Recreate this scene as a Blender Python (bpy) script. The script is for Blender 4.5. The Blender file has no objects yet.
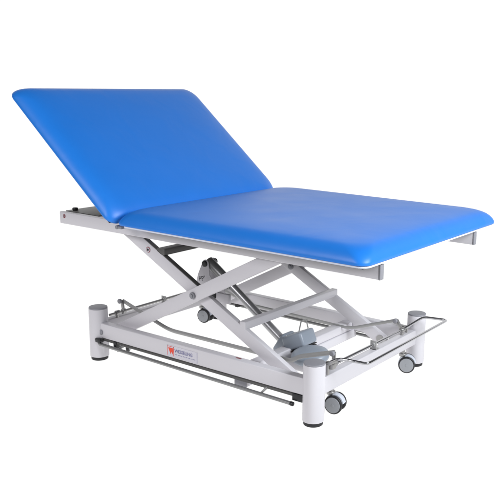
import bpy, bmesh, math, random
from mathutils import Vector, Matrix
random.seed(4)
S = bpy.context.scene
C = S.collection
R = math.radians

# ------------------------------------------------------------------ camera
cam_d = bpy.data.cameras.new('camera')
cam = bpy.data.objects.new('camera', cam_d)
C.objects.link(cam)
yaw_, pit_, rol_ = R(124.0457), R(12.9594), R(1.373)
fw = Vector((math.cos(yaw_) * math.cos(pit_), math.sin(yaw_) * math.cos(pit_), -math.sin(pit_)))
r0 = Vector((math.sin(yaw_), -math.cos(yaw_), 0))
u0 = r0.cross(fw)
rt = r0 * math.cos(rol_) + u0 * math.sin(rol_)
up_ = rt.cross(fw)
cam.matrix_world = Matrix(((rt.x, up_.x, -fw.x, 1.7091), (rt.y, up_.y, -fw.y, -2.5429), (rt.z, up_.z, -fw.z, 1.3593), (0, 0, 0, 1)))
cam_d.sensor_width = 36
cam_d.lens = 801.86 / 500 * 36
cam_d.shift_x = -(315.05 - 250) / 500
cam_d.shift_y = (264.36 - 250) / 500
cam_d.clip_end = 60
S.camera = cam
S.render.resolution_x = 1024
S.render.resolution_y = 1024

# ------------------------------------------------------------------ light
W = bpy.data.worlds.new('World')
S.world = W
W.use_nodes = True
bg = W.node_tree.nodes['Background']
bg.inputs[0].default_value = (0.95, 0.97, 1.0, 1)
bg.inputs[1].default_value = 0.10
S.view_settings.view_transform = 'Standard'
S.view_settings.look = 'None'
S.view_settings.exposure = 0.0
S.view_settings.gamma = 1.0


def area(name, loc, target, sx, sy, power, col=(1, 1, 1)):
    d = bpy.data.lights.new(name, 'AREA')
    d.shape = 'RECTANGLE'
    d.size, d.size_y = sx, sy
    d.energy = power
    d.color = col
    o = bpy.data.objects.new(name, d)
    C.objects.link(o)
    o.location = loc
    o.rotation_euler = (Vector(target) - Vector(loc)).to_track_quat('-Z', 'Y').to_euler()
    return o


area('softbox_key', (-1.2, -4.0, 2.5), (-0.6, 0.3, 0.4), 2.2, 1.4, 108, (0.98, 0.97, 1.0))
area('softbox_side', (2.9, 0.1, 2.3), (-0.9, 0.4, 0.7), 1.7, 1.3, 172, (0.92, 0.96, 1.0))


# ------------------------------------------------------------------ materials
def mat(name, col, rough=0.5, metal=0.0, spec=0.5, bump=None, vary=0.0, coat=0.0, emit=None):
    m = bpy.data.materials.new(name)
    m.use_nodes = True
    nt = m.node_tree
    b = nt.nodes['Principled BSDF']
    b.inputs['Base Color'].default_value = (*col, 1)
    b.inputs['Roughness'].default_value = rough
    b.inputs['Metallic'].default_value = metal
    b.inputs['Specular IOR Level'].default_value = spec
    b.inputs['Coat Weight'].default_value = coat
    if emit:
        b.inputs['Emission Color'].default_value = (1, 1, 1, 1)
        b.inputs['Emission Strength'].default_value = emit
    tc = nt.nodes.new('ShaderNodeTexCoord')
    if vary:
        n = nt.nodes.new('ShaderNodeTexNoise')
        n.inputs['Scale'].default_value = 6
        n.inputs['Detail'].default_value = 5
        nt.links.new(tc.outputs['Object'], n.inputs['Vector'])
        mx = nt.nodes.new('ShaderNodeMix')
        mx.data_type = 'RGBA'
        mx.inputs[6].default_value = (*[c * (1 - vary) for c in col], 1)
        mx.inputs[7].default_value = (*[min(1, c * (1 + vary)) for c in col], 1)
        nt.links.new(n.outputs['Fac'], mx.inputs[0])
        nt.links.new(mx.outputs[2], b.inputs['Base Color'])
        mr = nt.nodes.new('ShaderNodeMapRange')
        mr.inputs[3].default_value = max(0, rough - 0.06)
        mr.inputs[4].default_value = rough + 0.06
        nt.links.new(n.outputs['Fac'], mr.inputs[0])
        nt.links.new(mr.outputs[0], b.inputs['Roughness'])
    if bump:
        kind, sc, st, dist = bump
        if kind == 'v':
            t = nt.nodes.new('ShaderNodeTexVoronoi')
            out = t.outputs['Distance']
        else:
            t = nt.nodes.new('ShaderNodeTexNoise')
            t.inputs['Detail'].default_value = 3
            out = t.outputs['Fac']
        t.inputs['Scale'].default_value = sc
        nt.links.new(tc.outputs['Object'], t.inputs['Vector'])
        bp = nt.nodes.new('ShaderNodeBump')
        bp.inputs['Strength'].default_value = st
        bp.inputs['Distance'].default_value = dist
        nt.links.new(out, bp.inputs['Height'])
        nt.links.new(bp.outputs[0], b.inputs['Normal'])
    return m


M = {
    'glow': mat('glowing_white', (0.08, 0.08, 0.08), 0.8, spec=0.0, emit=1.0),  # emission added so floor and backdrop stay pure white
    'vinyl': mat('blue_leatherette', (0.011, 0.182, 0.66), 0.43, spec=0.46, vary=0.04, bump=('v', 420, 0.10, 0.0006)),
    'white': mat('white_powder_coat', (0.595, 0.58, 0.61), 0.36, spec=0.4, vary=0.015, bump=('n', 500, 0.06, 0.0004)),
    'board': mat('white_laminate_board', (0.66, 0.68, 0.74), 0.45, vary=0.01),
    'under': mat('black_underside', (0.035, 0.035, 0.038), 0.9, vary=0.1),
    'cap': mat('grey_plastic_cap', (0.24, 0.24, 0.265), 0.5, vary=0.04),
    'wheelgrey': mat('grey_wheel_plastic', (0.29, 0.30, 0.32), 0.42, vary=0.05),
    'hood': mat('pale_caster_housing', (0.55, 0.58, 0.65), 0.4, vary=0.03),
    'rubber': mat('black_rubber', (0.010, 0.010, 0.012), 0.5, vary=0.1),
    'black': mat('black_plastic', (0.012, 0.012, 0.014), 0.4, vary=0.05),
    'chrome': mat('chrome', (0.48, 0.48, 0.50), 0.14, metal=1.0, vary=0.02),
    'zinc': mat('zinc_plated_steel', (0.36, 0.355, 0.35), 0.35, metal=0.85, vary=0.06),
    'steel': mat('dark_grey_steel_tube', (0.27, 0.27, 0.27), 0.32, metal=0.55, vary=0.06),
    'dark_steel_and_shade': mat('dark_grey_steel_and_shade', (0.10, 0.098, 0.095), 0.45, metal=0.2, vary=0.06),  # dark steel parts; also the shade colour of the crossmember plate
    'blade': mat('pale_steel_link', (0.34, 0.34, 0.335), 0.35, metal=0.3, vary=0.04),
    'motor': mat('blue_grey_motor_plastic', (0.25, 0.285, 0.335), 0.38, vary=0.03),
    'alu': mat('actuator_tube', (0.42, 0.42, 0.43), 0.34, metal=0.7, vary=0.04),
    'sticker': mat('pale_sticker', (0.57, 0.555, 0.61), 0.35),
    'red': mat('red_print', (0.75, 0.055, 0.02), 0.4),
    'ink': mat('blue_grey_print', (0.16, 0.16, 0.30), 0.5),
    'dark_ink': mat('dark_print', (0.03, 0.03, 0.04), 0.5),
    'maroon': mat('maroon_print', (0.22, 0.04, 0.05), 0.5),
}


nt = M['vinyl'].node_tree
bp0 = [n for n in nt.nodes if n.type == 'BUMP'][0]
n2 = nt.nodes.new('ShaderNodeTexNoise')
n2.inputs['Scale'].default_value = 5.5
n2.inputs['Detail'].default_value = 2
n2.inputs['Distortion'].default_value = 0.6
tc = [n for n in nt.nodes if n.type == 'TEX_COORD'][0]
nt.links.new(tc.outputs['Object'], n2.inputs['Vector'])
bp2 = nt.nodes.new('ShaderNodeBump')
bp2.inputs['Strength'].default_value = 0.35
bp2.inputs['Distance'].default_value = 0.008
nt.links.new(n2.outputs['Fac'], bp2.inputs['Height'])
nt.links.new(bp2.outputs[0], bp0.inputs['Normal'])


# ------------------------------------------------------------------ helpers
FIT = Vector((1.004, 1.031, 1.032))     # measured size of the metal frame over the drawing units below


def link(name, bm, m, parent=None, smooth=True, fit=True):
    if parent and fit:
        bmesh.ops.scale(bm, vec=FIT, verts=bm.verts)
    bmesh.ops.recalc_face_normals(bm, faces=bm.faces)
    me = bpy.data.meshes.new(name)
    bm.to_mesh(me)
    bm.free()
    me.materials.append(M[m])
    if smooth:
        for p in me.polygons:
            p.use_smooth = True
        me.set_sharp_from_angle(angle=R(40))
    o = bpy.data.objects.new(name, me)
    C.objects.link(o)
    if parent:
        o.parent = parent
        # every root here sits at its own place; keep the world position of the mesh
        o.matrix_parent_inverse = parent_world(parent).inverted()
    return o


def parent_world(o):
    m = o.matrix_basis.copy()
    while o.parent:
        m = o.parent.matrix_basis @ o.matrix_parent_inverse @ m if False else m
        m = (o.parent.matrix_basis @ o.matrix_parent_inverse) @ m
        o = o.parent
    return m


def empty(name, loc):
    o = bpy.data.objects.new(name, None)
    o.empty_display_size = 0.1
    C.objects.link(o)
    o.location = loc
    return o


def new():
    return bmesh.new()


def merge(bm, other):
    me = bpy.data.meshes.new('tmp')
    other.to_mesh(me)
    other.free()
    bm.from_mesh(me)
    bpy.data.meshes.remove(me)


def box(bm, lo, hi, bev=0.003, seg=2, mtx=None):
    b = bmesh.new()
    bmesh.ops.create_cube(b, size=1)
    lo, hi = Vector(lo), Vector(hi)
    c, d = (lo + hi) / 2, hi - lo
    for v in b.verts:
        v.co = Vector((v.co.x * d.x, v.co.y * d.y, v.co.z * d.z)) + c
    if bev:
        bmesh.ops.bevel(b, geom=list(b.edges), offset=bev, segments=seg, profile=0.5, affect='EDGES')
    if mtx:
        bmesh.ops.transform(b, matrix=mtx, verts=b.verts)
    merge(bm, b)


def frame(p0, p1, up=(0, 0, 1)):
    x = (Vector(p1) - Vector(p0)).normalized()
    y = Vector(up).cross(x)
    if y.length < 1e-4:
        y = Vector((0, 1, 0)).cross(x)
    y.normalize()
    z = x.cross(y)
    return Matrix(((x.x, y.x, z.x, p0[0]), (x.y, y.y, z.y, p0[1]), (x.z, y.z, z.z, p0[2]), (0, 0, 0, 1)))


def bar(bm, p0, p1, w, h, bev=0.004, up=(0, 0, 1)):
    """rectangular section bar, w sideways, h upwards"""
    L = (Vector(p1) - Vector(p0)).length
    box(bm, (0, -w / 2, -h / 2), (L, w / 2, h / 2), bev, 2, frame(p0, p1, up))


def cyl(bm, p0, p1, r, r2=None, bev=0.0, seg=32):
    b = bmesh.new()
    L = (Vector(p1) - Vector(p0)).length
    bmesh.ops.create_cone(b, cap_ends=True, segments=seg, radius1=r, radius2=r if r2 is None else r2, depth=L)
    if bev:
        ed = [e for e in b.edges if abs(e.verts[0].co.z - e.verts[1].co.z) < 1e-6]
        bmesh.ops.bevel(b, geom=ed, offset=bev, segments=3, profile=0.5, affect='EDGES')
    z = (Vector(p1) - Vector(p0)).normalized()
    q = z.to_track_quat('Z', 'Y').to_matrix().to_4x4()
    bmesh.ops.transform(b, matrix=Matrix.Translation((Vector(p0) + Vector(p1)) / 2) @ q, verts=b.verts)
    merge(bm, b)


def sweep(bm, pts, r, fillet=0.0, seg=12, n=6):
    P = [Vector(p) for p in pts]
    path = [P[0]]
    for i in range(1, len(P) - 1):
        a, b, c = P[i - 1], P[i], P[i + 1]
        f = min(fillet, (a - b).length * 0.45, (c - b).length * 0.45)
        if f <= 0:
            path.append(b)
            continue
        s, e = b + (a - b).normalized() * f, b + (c - b).normalized() * f
        for k in range(n + 1):
            t = k / n
            path.append(s * (1 - t) ** 2 + b * 2 * t * (1 - t) + e * t * t)
    path.append(P[-1])
    rings = []
    nrm = None
    for i, p in enumerate(path):
        t = (path[min(i + 1, len(path) - 1)] - path[max(i - 1, 0)]).normalized()
        if nrm is None:
            nrm = t.orthogonal().normalized()
        nrm = (nrm - t * nrm.dot(t)).normalized()
        bn = t.cross(nrm)
        rings.append([bm.verts.new(p + (nrm * math.cos(a) + bn * math.sin(a)) * r)
                      for a in [2 * math.pi * k / seg for k in range(seg)]])
    for A, B in zip(rings, rings[1:]):
        for k in range(seg):
            bm.faces.new((A[k], A[(k + 1) % seg], B[(k + 1) % seg], B[k]))
    bm.faces.new(rings[0][::-1])
    bm.faces.new(rings[-1])


def prism(bm, pts, y0, y1, bev=0.001):
    """outline in x,z extruded from y0 to y1"""
    b = bmesh.new()
    f = b.faces.new([b.verts.new((x, y0, z)) for x, z in pts])
    r = bmesh.ops.extrude_face_region(b, geom=[f])
    bmesh.ops.translate(b, verts=[v for v in r['geom'] if isinstance(v, bmesh.types.BMVert)], vec=(0, y1 - y0, 0))
    bmesh.ops.recalc_face_normals(b, faces=b.faces)
    if bev:
        ed = [e for e in b.edges if abs(e.verts[0].co.y - e.verts[1].co.y) < 1e-7]
        bmesh.ops.bevel(b, geom=ed, offset=bev, segments=2, profile=0.5, affect='EDGES')
    merge(bm, b)


def text_obj(name, body, m, parent, size, mtx, sx=1.0, bold=0.0):
    cu = bpy.data.curves.new(name, 'FONT')
    cu.body = body
    cu.size = size
    cu.offset = bold
    cu.extrude = 0.0002
    t = bpy.data.objects.new(name, cu)
    C.objects.link(t)
    dg = bpy.context.evaluated_depsgraph_get()
    me = bpy.data.meshes.new_from_object(t.evaluated_get(dg))
    bpy.data.objects.remove(t)
    bpy.data.curves.remove(cu)
    me.transform(Matrix.Diagonal((*FIT, 1)) @ mtx @ Matrix.Diagonal((sx, 1, 1, 1)))
    me.materials.clear()
    me.materials.append(M[m])
    o = bpy.data.objects.new(name, me)
    C.objects.link(o)
    o.parent = parent
    o.matrix_parent_inverse = parent_world(parent).inverted()
    return o


# ------------------------------------------------------------------ setting: white floor and sweep behind, both given an added glow
FZ = -0.0186
bm = new()
v = [bm.verts.new(p) for p in ((-7, -2.2, FZ), (3.6, -2.2, FZ), (3.6, 9, FZ), (-7, 9, FZ))]
bm.faces.new(v)
fl = link('floor', bm, 'glow')
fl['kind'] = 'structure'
bm = new()
# curved sweep and wall behind, across the line of sight: profile along the view direction
d = Vector((math.cos(R(128.26)), math.sin(R(128.26)), 0))
s = Vector((d.y, -d.x, 0))
o0 = Vector((-2.4, 2.9, 0))
prof = [(-0.6, FZ + 0.002), (0.0, FZ + 0.003)]
for k in range(1, 13):
    a = R(90) * k / 12
    prof.append((1.0 * math.sin(a), FZ + 0.003 + 1.0 * (1 - math.cos(a))))
prof.append((1.0, 4.2))
rows = []
for t, z in prof:
    p = o0 + d * t
    rows.append([bm.verts.new((p.x + s.x * w, p.y + s.y * w, z)) for w in (-6, 0, 9)])
for A, B in zip(rows, rows[1:]):
    for k in range(2):
        bm.faces.new((A[k], A[k + 1], B[k + 1], B[k]))
bd = link('backdrop', bm, 'glow')
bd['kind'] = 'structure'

# ------------------------------------------------------------------ the couch
YC = 0.434                      # middle line of the couch
PX0, PX1, PY0, PY1 = -1.2837, 0.0, 0.0, 0.8685
couch = empty('treatment_couch', (-0.64, YC, FZ))
couch['label'] = 'blue padded height adjustable treatment couch with raised backrest on white scissor frame and castors'
couch['category'] = 'treatment couch'


def mir(y):
    return 2 * YC - y


# ---- upholstery
def rounded(x0, x1, y0, y1, r, z, n=10, m=14):
    pts = []
    r = min(r, (x1 - x0) / 2 - 1e-3, (y1 - y0) / 2 - 1e-3)
    cs = ((x1 - r, y1 - r, 0), (x0 + r, y1 - r, 90), (x0 + r, y0 + r, 180), (x1 - r, y0 + r, 270))
    for ci, (cx, cy, a0) in enumerate(cs):
        for k in range(n + 1):
            a = R(a0 + 90 * k / n)
            pts.append(Vector((cx + r * math.cos(a), cy + r * math.sin(a), z)))
        nx = cs[(ci + 1) % 4]
        a = R(a0 + 90)
        e = Vector((nx[0] + r * math.cos(a), nx[1] + r * math.sin(a), z))
        st = pts[-1].copy()
        for k in range(1, m):
            pts.append(st.lerp(e, k / m))
    return pts


def pad(bm, x0, x1, y0, y1, T, rc, mtx, soft=0.88):
    prof = [(0.010, 0.0, 0), (0.002, 0.002, 0), (0.0, 0.008, 0.05), (0.002, 0.016, 0.15), (0.008, 0.027, 0.4),
            (0.016, 0.037, 0.75), (0.026, 0.046, 1.1), (0.038, 0.0530, 1.5), (0.053, 0.0590, 2.0),
            (0.073, 0.0635, 2.5), (0.10, 0.0668, 3.0), (0.14, 0.0692, 3.2), (0.20, 0.0708, 3.2),
            (0.28, 0.0718, 3.0), (0.36, 0.0722, 2.5), (0.42, 0.0724, 2.0)]
    k_ = T / 0.0724
    rings = []
    for ins, z, g in prof:
        ins *= soft if ins < 0.1 else 1
        if ins > min(x1 - x0, y1 - y0) / 2 - 0.08:
            break
        L = rounded(x0 + ins, x1 - ins, y0 + ins, y1 - ins, rc + g * 0.02, z * k_)
        rings.append([bm.verts.new(mtx @ p) for p in L])
    n = len(rings[0])
    for A, B in zip(rings, rings[1:]):
        for k in range(n):
            bm.faces.new((A[k], A[(k + 1) % n], B[(k + 1) % n], B[k]))
    bm.faces.new(rings[0][::-1])
    bm.faces.new(rings[-1])


SX0, SX1, SY0, SY1, SZ = -0.998, 0.300, -0.140, 1.100, 0.709
bm = new()
pad(bm, SX0, SX1, SY0, SY1, 0.078, 0.050, Matrix.Translation((0, 0, SZ)))
seat = link('seat_cushion', bm, 'vinyl', couch, fit=False)
bm = new()
lo_ = [bm.verts.new(p) for p in rounded(SX0 + 0.03, SX1 - 0.004, SY0 + 0.008, SY1 - 0.008, 0.042, SZ - 0.0070)]
hi_ = [bm.verts.new(p) for p in rounded(SX0 + 0.03, SX1 - 0.004, SY0 + 0.008, SY1 - 0.008, 0.042, SZ - 0.0003)]
for k in range(len(lo_)):
    bm.faces.new((lo_[k], lo_[(k + 1) % len(lo_)], hi_[(k + 1) % len(lo_)], hi_[k]))
bm.faces.new(lo_[::-1])
bm.faces.new(hi_)
link('base_board', bm, 'board', seat, fit=False)
bm = new()
box(bm, (SX0 + 0.05, SY0 + 0.02, SZ - 0.0105), (SX1 - 0.02, SY1 - 0.02, SZ - 0.0073), 0)
link('underside_darkener', bm, 'under', seat, fit=False)  # unseen black sheet added to stop bounce and keep the arms below dark

BA = 39.6
bu = Vector((-math.cos(R(BA)), 0, math.sin(R(BA))))
bn = Vector((math.sin(R(BA)), 0, math.cos(R(BA))))
bo = Vector((-1.030, 0, 0.703))
BM = Matrix(((bu.x, 0, bn.x, bo.x), (bu.y, 1, bn.y, bo.y), (bu.z, 0, bn.z, bo.z), (0, 0, 0, 1)))
BL = 0.882
bm = new()
pad(bm, 0, BL, SY0, SY1, 0.075, 0.05, BM)
back = link('backrest_cushion', bm, 'vinyl', couch, fit=False)
bm = new()
box(bm, (0.02, SY0 + 0.02, -0.010), (BL - 0.02, SY1 - 0.02, -0.0005), 0.002, 2, BM)
link('base_board', bm, 'under', back, fit=False)
bm = new()
for y in (0.10, mir(0.10)):
    box(bm, (0.03, y - 0.015, -0.040), (0.72, y + 0.015, -0.0105), 0.003, 2, BM)
box(bm, (0.45, 0.10, -0.038), (0.48, mir(0.10), -0.012), 0.003, 2, BM)
link('backrest_frame', bm, 'white', couch, fit=False)
for y in (-0.095, 1.015):
    bm = new()
    cyl(bm, (-1.020, y - 0.013, 0.692), (-1.020, y + 0.013, 0.692), 0.009, bev=0.002)
    box(bm, (-1.032, y - 0.010, 0.686), (-0.99, y + 0.010, 0.6975), 0.002)
    link('hinge', bm, 'cap', couch, fit=False)
for y in (0.20, mir(0.20)):      # gas struts that hold the backrest up
    p1 = bo + bu * 0.46 - bn * 0.03
    p1.y = y
    q0 = Vector((-1.40, y, 0.69))
    bm = new()
    cyl(bm, q0, p1, 0.009)
    link('gas_strut', bm, 'steel', couch, fit=False)

# ---- top frame
RX0, RX1, RZ1, RZ0 = -1.545, 0.281, 0.6715, 0.6145
for y0, y1 in ((0.0035, 0.0285), (0.843, 0.868)):
    bm = new()
    box(bm, (RX0, y0, RZ0), (RX1 - 0.006, y1, RZ1), 0.0035, 3)
    rail = link('top_rail', bm, 'white', couch)
    bm = new()
    box(bm, (RX1 - 0.006, y0 - 0.0006, RZ0 - 0.0006), (RX1 + 0.0015, y1 + 0.0006, RZ1 + 0.0006), 0.0015)
    link('end_cap', bm, 'cap', rail)
    if y0 < 0.1:
        bm = new()
        cyl(bm, (-1.510, y0 + 0.001, 0.652), (-1.510, y0 - 0.0012, 0.652), 0.009)
        link('bolt_cover', bm, 'maroon', rail)
        bm = new()
        cyl(bm, (-1.510, y0 + 0.001, 0.652), (-1.510, y0 - 0.0022, 0.652), 0.0045)
        link('bolt_head', bm, 'cap', rail)
bm = new()
box(bm, (-1.543, 0.029, 0.620), (-1.30, 0.8425, 0.6685), 0.003)
cm = link('head_crossmember', bm, 'white', couch)
bm = new()
box(bm, (-1.541, 0.037, 0.6690), (-1.302, 0.831, 0.6725), 0.001)
link('shade_plate', bm, 'dark_steel_and_shade', cm)  # added plate; its dark colour stands for the shade under the backrest
for y in (0.070, mir(0.070)):
    bm = new()
    cyl(bm, (-1.510, y, 0.672), (-1.510, y, 0.686), 0.014, bev=0.005)
    link('rubber_buffer', bm, 'rubber', cm)
for x in (-0.98, 0.16):
    bm = new()
    box(bm, (x - 0.025, 0.029, 0.632), (x + 0.025, 0.8425, 0.667), 0.003)
    link('crossmember', bm, 'white', couch)

# ---- scissor arms: A falls to the foot end, B climbs to it
PV = Vector((-0.695, 0, 0.386))
sl = 0.512


def arm(y, w, x0, x1, sign, name='scissor_arm'):
    z = lambda x: PV.z + sign * sl * (x - PV.x)
    b = new()
    bar(b, (x0, y, z(x0)), (x1, y, z(x1)), w, 0.060, 0.0045)
    return link(name, b, 'white', couch)


WA = 0.026
armA = arm(0.084, WA, -1.195, -0.13, -1)
armAf = arm(mir(0.084), WA, -1.195, -0.13, -1)
armB = arm(0.055, WA, -1.20, -0.20, 1)
armBf = arm(mir(0.055), WA, -1.20, -0.20, 1)
for yb, sg, pa in ((0.055 - WA / 2, -1, armB), (0.084 + WA / 2, 1, armA), (mir(0.084) - WA / 2, -1, armAf), (mir(0.055) + WA / 2, 1, armBf)):
    bm = new()
    cyl(bm, (PV.x, yb, PV.z), (PV.x, yb + sg * 0.010, PV.z), 0.0155, bev=0.003, seg=24)
    cyl(bm, (PV.x, yb + sg * 0.009, PV.z), (PV.x, yb + sg * 0.014, PV.z), 0.009, bev=0.001, seg=6)
    link('pivot_bolt', bm, 'cap', pa)
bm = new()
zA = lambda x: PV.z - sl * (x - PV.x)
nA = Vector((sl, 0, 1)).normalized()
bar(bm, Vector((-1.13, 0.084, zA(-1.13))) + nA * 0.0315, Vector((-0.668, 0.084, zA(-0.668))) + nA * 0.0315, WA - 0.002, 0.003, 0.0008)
link('dark_strip', bm, 'dark_steel_and_shade', armA)  # thin dark strip along the top of the arm's upper half
# round bolt cover on the upper half of the near arm
bx, bz = -1.003, 0.545
ya = 0.084 - WA / 2
bm = new()
cyl(bm, (bx, ya, bz), (bx, ya - 0.0016, bz), 0.0135, bev=0.0006)
rg = link('bolt_ring', bm, 'maroon', armA)
bm = new()
cyl(bm, (bx, ya - 0.0014, bz), (bx, ya - 0.0024, bz), 0.0105, bev=0.0004)
link('bolt_washer', bm, 'sticker', armA)
bm = new()
cyl(bm, (bx, ya - 0.002, bz), (bx, ya - 0.005, bz), 0.006, seg=6, bev=0.0008)
link('bolt_head', bm, 'black', armA)

# cross tubes of the scissor
for (x, z, w, h) in ((-0.925, 0.545, 0.05, 0.030), (-0.435, 0.290, 0.034, 0.036)):
    bm = new()
    bar(bm, (x, 0.072, z), (x, mir(0.072), z), w, h, 0.004)
    link('cross_tube', bm, 'dark_steel_and_shade' if x < -0.9 else 'white', couch)  # head-end tube gets a darker grey than the other
bm = new()
cyl(bm, (-0.885, 0.06, 0.292), (-0.885, 0.425, 0.292), 0.014)
ct = link('cross_tube', bm, 'white', couch)
for y, q in ((0.055, -1), (mir(0.055), 1)):     # pins and rollers at the arm ends
    for x, z, r, w, oy in ((-0.215, 0.632, 0.014, 0.018, 0), (-1.185, 0.137, 0.013, 0.018, 0), (-1.17, 0.625, 0.012, 0.020, 0.029), (-0.145, 0.108, 0.02, 0.0165, 0.029)):
        bm = new()
        yy = y - q * oy
        cyl(bm, (x, yy - w, z), (x, yy + w, z), r)
        link('arm_roller', bm, 'zinc', couch)

# ---- actuator with its bracket plates
AY = 0.382
pin = Vector((-0.905, AY, 0.445))
low = Vector((-0.43, AY, 0.128))
ad = (low - pin).normalized()
for y in (0.352, 0.408):
    bm = new()
    pts = []
    for k in range(9):
        a = R(20 + 140 * k / 8)
        pts.append((pin.x + 0.019 * math.cos(a), pin.z + 0.019 * math.sin(a)))
    pts += [(-0.955, 0.385), (-0.966, 0.345), (-0.962, 0.30), (-0.93, 0.27), (-0.82, 0.27), (-0.842, 0.345), (-0.878, 0.39)]
    prism(bm, pts, y - 0.003, y + 0.003)
    pl = link('actuator_bracket', bm, 'white', couch)
    if y < 0.38:
        plate = pl
bm = new()
cyl(bm, (pin.x, 0.338, pin.z), (pin.x, 0.3495, pin.z), 0.015, bev=0.003, seg=24)
cyl(bm, (pin.x, 0.4105, pin.z), (pin.x, 0.424, pin.z), 0.015, bev=0.003, seg=24)
cyl(bm, (pin.x, 0.349, pin.z), (pin.x, 0.411, pin.z), 0.008)
link('pin_knob', bm, 'black', plate)
text_obj('marking', 'PP"', 'dark_ink', plate, 0.032,
         Matrix.Translation((-0.945, 0.3484, 0.352)) @ Matrix.Rotation(R(90), 4, 'X') @ Matrix.Rotation(R(14), 4, 'Z'))
bm = new()
cyl(bm, pin - ad * 0.012, pin + ad * 0.16, 0.025, bev=0.004)
cyl(bm, pin + ad * 0.155, pin + ad * 0.175, 0.028, bev=0.003)
act = link('actuator', bm, 'steel', couch)
bm = new()
cyl(bm, pin + ad * 0.17, low, 0.0205)
link('push_rod', bm, 'alu', act)
bm = new()
m4 = frame(low - ad * 0.03, low + ad * 0.2)
box(bm, (0.0, -0.045, -0.05), (0.11, 0.045, 0.055), 0.014, 3, m4)
link('gearbox_cover', bm, 'motor', act)
bm = new()
m5 = Matrix.Translation((-0.345, AY - 0.01, 0.165)) @ Matrix.Rotation(R(-24), 4, 'Y')
box(bm, (-0.055, -0.06, -0.030), (0.065, 0.05, 0.038), 0.012, 3, m5)
mh = link('motor_cover', bm, 'motor', act)
bm = new()
box(bm, (-0.052, -0.05, -0.052), (0.06, 0.04, -0.037), 0.005, 2, m5)
link('motor_base', bm, 'black', act)
bm = new()
box(bm, (-0.050, -0.0605, -0.036), (0.060, 0.045, -0.031), 0.002, 2, m5)
link('motor_seam', bm, 'rubber', act)
for sx_, sy_ in ((-0.035, -0.04), (0.045, -0.04), (-0.035, 0.03), (0.045, 0.03)):
    bm = new()
    cyl(bm, m5 @ Vector((sx_, sy_, 0.037)), m5 @ Vector((sx_, sy_, 0.0395)), 0.0045, seg=16)
    link('cover_screw', bm, 'zinc', act)
bm = new()
box(bm, (-0.852, 0.315, 0.292), (-0.815, 0.345, 0.330), 0.004)
link('limit_switch', bm, 'black', act)
bm = new()
box(bm, (-0.822, 0.325, 0.275), (-0.735, 0.345, 0.322), 0.004)
link('switch_bracket', bm, 'white', act)

# big rounded drive housing in front of the motor
bm = new()
b2 = bmesh.new()
bmesh.ops.create_uvsphere(b2, u_segments=40, v_segments=20, radius=1)
for vv in b2.verts:
    x, y, z = vv.co
    zz = math.copysign(abs(z) ** 0.8, z)
    vv.co = Vector((x * 0.088, y * 0.080, zz * 0.034))
bmesh.ops.transform(b2, matrix=Matrix.Translation((-0.205, 0.262, 0.152)) @ Matrix.Rotation(R(-4), 4, 'Y') @ Matrix.Rotation(R(8), 4, 'X'), verts=b2.verts)
merge(bm, b2)
drive = link('drive_housing', bm, 'motor', couch)
bm = new()
box(bm, (-0.34, 0.215, 0.085), (-0.16, 0.33, 0.130), 0.012, 3)
link('mounting_plate', bm, 'white', drive)

# cable looping from the far side frame down to the motor
bm = new()
sweep(bm, [(-0.36, 0.38, 0.19), (-0.46, 0.52, 0.125), (-0.515, 0.62, 0.165), (-0.50, 0.64, 0.172), (-0.44, 0.60, 0.09), (-0.36, 0.40, 0.11)], 0.0032, 0.03, 8)
link('motor_cable', bm, 'blade', couch)

# ---- base frame
BZ0, BZ1 = 0.100, 0.171
bm = new()
box(bm, (PX0 + 0.012, -0.020, BZ0), (PX1, 0.020, BZ1), 0.0035, 3)
nb = link('base_side_beam', bm, 'white', couch)
bm = new()
box(bm, (PX0 + 0.012, mir(0.0) - 0.02, BZ0 - 0.006), (PX1, mir(0.0) + 0.02, BZ1 - 0.006), 0.0035, 3)
fb = link('base_side_beam', bm, 'white', couch)
for x in (PX0, PX1):
    bm = new()
    box(bm, (x - 0.020, 0.0205, BZ0 - 0.003), (x + 0.020, mir(0.0205), BZ1 - 0.002), 0.0035, 3)
    link('base_end_beam', bm, 'white', couch)
bm = new()
box(bm, (-0.410, -0.006, 0.056), (-0.345, mir(-0.006), 0.0985), 0.004, 3)
xb = link('base_crossbeam', bm, 'white', couch)
bm = new()
box(bm, (-0.411, -0.008, 0.055), (-0.344, -0.0055, 0.0985), 0.001)
link('end_cap', bm, 'cap', xb)
bm = new()
box(bm, (-0.405, 0.03, 0.0990), (-0.350, mir(0.03), 0.140), 0.004, 3)
link('motor_crossbeam', bm, 'white', couch)

# posts
for px, py in ((PX0, PY0), (PX1, PY0), (PX1, PY1), (PX0, PY1)):
    bm = new()
    cyl(bm, (px, py, 0.0), (px, py, 0.2355), 0.0450, bev=0.0015, seg=64)
    p = link('corner_post', bm, 'white', couch)
    bm = new()
    cyl(bm, (px, py, 0.2350), (px, py, 0.2425), 0.0440, bev=0.0025, seg=64)
    link('post_cap', bm, 'cap', p)
    bm = new()
    cyl(bm, (px, py, FZ / 1.032 + 0.0005), (px, py, 0.0005), 0.0405, bev=0.004, seg=64)
    link('rubber_foot', bm, 'rubber', p)


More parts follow.
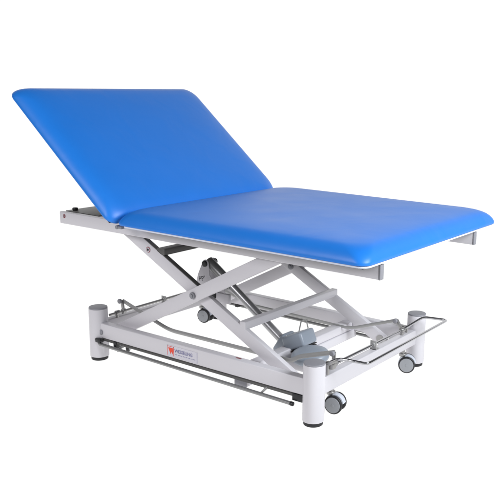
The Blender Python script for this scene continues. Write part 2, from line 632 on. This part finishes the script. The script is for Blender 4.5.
# casters
def caster(px, py, rot, top=0.097):
    """twin wheel caster; axle along local y"""
    zc = 0.024
    T = Matrix.Translation((px, py, zc)) @ Matrix.Rotation(R(rot), 4, 'Z')
    r = 0.040
    bm = new()
    cyl(bm, T @ Vector((0.022, 0, 0.02)), Vector(T @ Vector((0.022, 0, 0))) + Vector((0, 0, top - zc)), 0.011, bev=0.001, seg=20)
    cyl(bm, T @ Vector((0.022, 0, 0.036)), T @ Vector((0.022, 0, 0.05)), 0.019, bev=0.002, seg=24)
    root = link('caster', bm, 'zinc', couch)
    bm = new()
    b = bmesh.new()                      # hood between and over the wheels
    pts = []
    for k in range(15):
        a = R(-35 + 205 * k / 14)
        pts.append((0.0425 * math.cos(a), 0.0425 * math.sin(a)))
    pts += [(-0.02, -0.006), (0.02, -0.022)]
    prism(b, pts, -0.014, 0.014, 0.002)
    bmesh.ops.transform(b, matrix=T, verts=b.verts)
    merge(bm, b)
    link('hood', bm, 'hood', root)
    for sgn in (-1, 1):
        bm = new()
        cyl(bm, T @ Vector((0, sgn * 0.0160, 0)), T @ Vector((0, sgn * 0.0310, 0)), r, bev=0.005, seg=48)
        link('tyre', bm, 'rubber', root)
        bm = new()
        cyl(bm, T @ Vector((0, sgn * 0.030, 0)), T @ Vector((0, sgn * 0.0335, 0)), r * 0.83, bev=0.0015, seg=48)
        cyl(bm, T @ Vector((0, sgn * 0.033, 0)), T @ Vector((0, sgn * 0.0345, 0)), 0.006, bev=0.0006, seg=20)
        link('wheel_disc', bm, 'wheelgrey', root)


caster(0.008, 0.150, 190)
caster(0.018, 0.757, 203)
caster(-1.285, 0.762, 190)
caster(-1.265, 0.135, 128)

# ---- foot control rails, one on each long side
for s_, yy in ((-1, 0.0), (1, mir(0.0))):
    Y = lambda q: yy + s_ * q
    bm = new()
    sweep(bm, [(-1.255, Y(0.010), 0.0905), (-0.058, Y(0.010), 0.0880)], 0.0075)
    rail = link('foot_control_shaft', bm, 'dark_steel_and_shade', couch)
    bm = new()
    a, b = Vector((-1.245, Y(0.032), 0.071)), Vector((-0.088, Y(0.032), 0.0575))
    sweep(bm, [(-1.262, Y(0.022), 0.083), tuple(a), tuple(b)], 0.0080, 0.01)
    for x in (-1.115, -0.250):
        t = (x - a.x) / (b.x - a.x)
        q = a.lerp(b, t)
        bar(bm, (x + 0.022, Y(0.012), 0.088), tuple(q), 0.012, 0.005, 0.001, (1, 0, 0))
    fr = link('foot_control_bar', bm, 'steel', rail)
    bm = new()
    cyl(bm, b - Vector((0.004, 0, 0)), b + Vector((0.010, 0, -0.0001)), 0.0090, bev=0.001)
    link('bar_end_cap', bm, 'black', rail)
    bm = new()
    box(bm, (-1.262, Y(0.034) - 0.010, 0.080), (-1.228, Y(0.034) + 0.010, 0.101), 0.003)
    cyl(bm, (-1.272, Y(0.034), 0.091), (-1.22, Y(0.034), 0.091), 0.0075)
    link('shaft_bearing', bm, 'black', rail)
    for x0_, x1_, a_ in ((-0.092, -0.040, 0.012), (-1.160, -1.138, 0.010)):
        bm = new()
        box(bm, (x0_, Y(a_) - 0.011, 0.068), (x1_, Y(a_) + 0.011, 0.098), 0.003)
        link('shaft_bearing', bm, 'black', rail)
bm = new()
cyl(bm, (-1.243, -0.0195, 0.128), (-1.243, -0.026, 0.128), 0.0125, bev=0.003)
link('beam_bolt', bm, 'cap', nb)

# ---- central brake: one shaft at each end, cranks, long bent links, foot loop
SZ_ = 0.192
for x in (0.0, -1.262):
    bm = new()
    sweep(bm, [(x, 0.050, SZ_), (x, mir(0.050), SZ_)], 0.0065)
    sh = link('brake_shaft', bm, 'chrome' if x == 0.0 else 'zinc', couch)
    for y in (0.075, 0.46, mir(0.145)) if x == 0 else (0.100, 0.415, mir(0.10)):
        bm = new()
        w = 0.016
        if y == 0.46 or y == 0.415:
            box(bm, (x - w, y - 0.002, BZ1 - 0.004), (x + w, y + 0.002, SZ_ + 0.018), 0.001)
            box(bm, (x - w, y - 0.002, BZ1 - 0.003), (x + w, y + 0.028, BZ1 + 0.002), 0.001)
            cyl(bm, (x, y - 0.007, SZ_), (x, y + 0.007, SZ_), 0.011, bev=0.002, seg=20)
            link('shaft_bracket', bm, 'blade', sh)
        else:
            cyl(bm, (x, y, BZ1 - 0.003), (x, y, SZ_), 0.008, seg=16)
            cyl(bm, (x, y - 0.012, SZ_), (x, y + 0.012, SZ_), 0.0125, bev=0.003, seg=20)
            link('shaft_bracket', bm, 'zinc', sh)
    for y in (0.140, mir(0.140)):
        bm = new()
        top = Vector((x - (0.012 if x else 0.035 if y > 0.4 else 0.0), y, 0.242 if y < 0.4 else 0.232))
        bar(bm, (x, y, SZ_ - 0.006), tuple(top + Vector((0, 0, 0.004))), 0.010, 0.017, 0.003, (1, 0, 0))
        cyl(bm, (x, y - 0.010, SZ_), (x, y + 0.010, SZ_), 0.013, bev=0.002, seg=20)
        cr = link('brake_crank', bm, 'zinc', sh)
        bm = new()
        cyl(bm, top + Vector((0, -0.020, 0)), top + Vector((0, -0.006, 0)), 0.0115, bev=0.003, seg=20)
        link('crank_knob', bm, 'cap', sh)
for y in (0.140, mir(0.140)):
    bm = new()
    P = [(-1.274, y, 0.240), (-0.955, y, 0.152), (-0.225, y, 0.156), (-0.180, y, 0.186), (0.0, y, 0.242)] if y < YC else \
        [(-1.274, y, 0.240), (-0.955, y, 0.150), (-0.300, y, 0.140), (-0.035, y, 0.232)]
    P = [(p[0], p[1] + 0.008, p[2]) for p in P]
    b = bmesh.new()
    sweep(b, P, 0.0100 if y < YC else 0.0075, 0.05, 12)
    for v_ in b.verts:                       # flattened bar: thin sideways
        v_.co.y = (P[0][1]) + (v_.co.y - P[0][1]) * 0.4
    merge(bm, b)
    link('brake_link', bm, 'blade', couch)

# foot loop at the foot end
bm = new()
sweep(bm, [(0.0, 0.082, 0.196), (0.030, 0.074, 0.232), (0.075, 0.074, 0.251), (0.186, 0.100, 0.246), (0.176, 0.838, 0.246),
           (0.066, 0.808, 0.248), (0.0, 0.735, SZ_ + 0.002)], 0.0062, 0.022, 12, 8)
link('brake_foot_loop', bm, 'chrome', couch)
bm = new()
box(bm, (-0.008, 0.052, 0.176), (0.030, 0.066, 0.222), 0.004)
box(bm, (0.0, 0.066, 0.198), (0.045, 0.094, 0.224), 0.005, 2, None)
bar(bm, (0.014, 0.060, 0.214), (0.062, 0.074, 0.243), 0.016, 0.013, 0.003)
link('loop_clamp', bm, 'zinc', couch)
bm = new()
cyl(bm, (0.022, 0.10, 0.205), (0.022, 0.128, 0.205), 0.009, bev=0.002)
cyl(bm, (0.0, 0.095, SZ_), (0.0, 0.125, SZ_), 0.012, bev=0.002)
link('loop_spring_sleeve', bm, 'steel', couch)
bm = new()
cyl(bm, (0.0, 0.716, SZ_), (0.0, 0.744, SZ_), 0.0125, bev=0.002)
box(bm, (-0.014, 0.744, 0.176), (0.016, 0.752, 0.208), 0.002)
link('loop_clamp', bm, 'zinc', couch)

# ---- sticker with the maker's mark on the near beam
yf = -0.0206
bm = new()
box(bm, (-0.800, yf - 0.0006, 0.106), (-0.612, yf + 0.0005, 0.157), 0)
st = link('maker_sticker', bm, 'sticker', nb)
# text and logo directly under the beam so that no level is deeper than a sub-part
ys = yf - 0.0009
bm = new()
x0, x1, z0, z1 = -0.797, -0.757, 0.110, 0.153
t_ = 0.0018
for a in ((x0, z0, x0 + t_, z1), (x1 - t_, z0, x1, z1), (x0, z1 - t_, x1, z1)):
    box(bm, (a[0], ys - 0.0004, a[1]), (a[2], ys + 0.0004, a[3]), 0)
# red W-shaped mark: two filled fangs under a broad band
w_ = [(-0.791, 0.146), (-0.758, 0.146), (-0.7575, 0.136), (-0.7655, 0.117), (-0.771, 0.130), (-0.7765, 0.117), (-0.786, 0.134)]
prism(bm, w_, ys - 0.0005, ys + 0.0003, 0)
link('red_emblem', bm, 'red', nb)
RX = Matrix.Rotation(R(90), 4, 'X')
text_obj('lettering', 'WESSELING', 'ink', nb, 0.0215, Matrix.Translation((-0.752, ys, 0.1305)) @ RX, 0.98, 0.0004)
bm = new()
for k in range(8):
    xx = -0.748 + k * 0.0158
    box(bm, (xx, ys - 0.0003, 0.1195), (xx + 0.011, ys + 0.0003, 0.1215), 0)
for a in ((-0.616, 0.108, -0.6145, 0.155),):
    box(bm, (a[0], ys - 0.0003, a[1]), (a[2], ys + 0.0003, a[3]), 0)
link('fine_print', bm, 'ink', nb)
bm = new()
box(bm, (-0.412, 0.000, 0.1712), (-0.385, 0.010, 0.1716), 0)
link('small_mark', bm, 'maroon', nb)

S.render.engine = 'CYCLES'
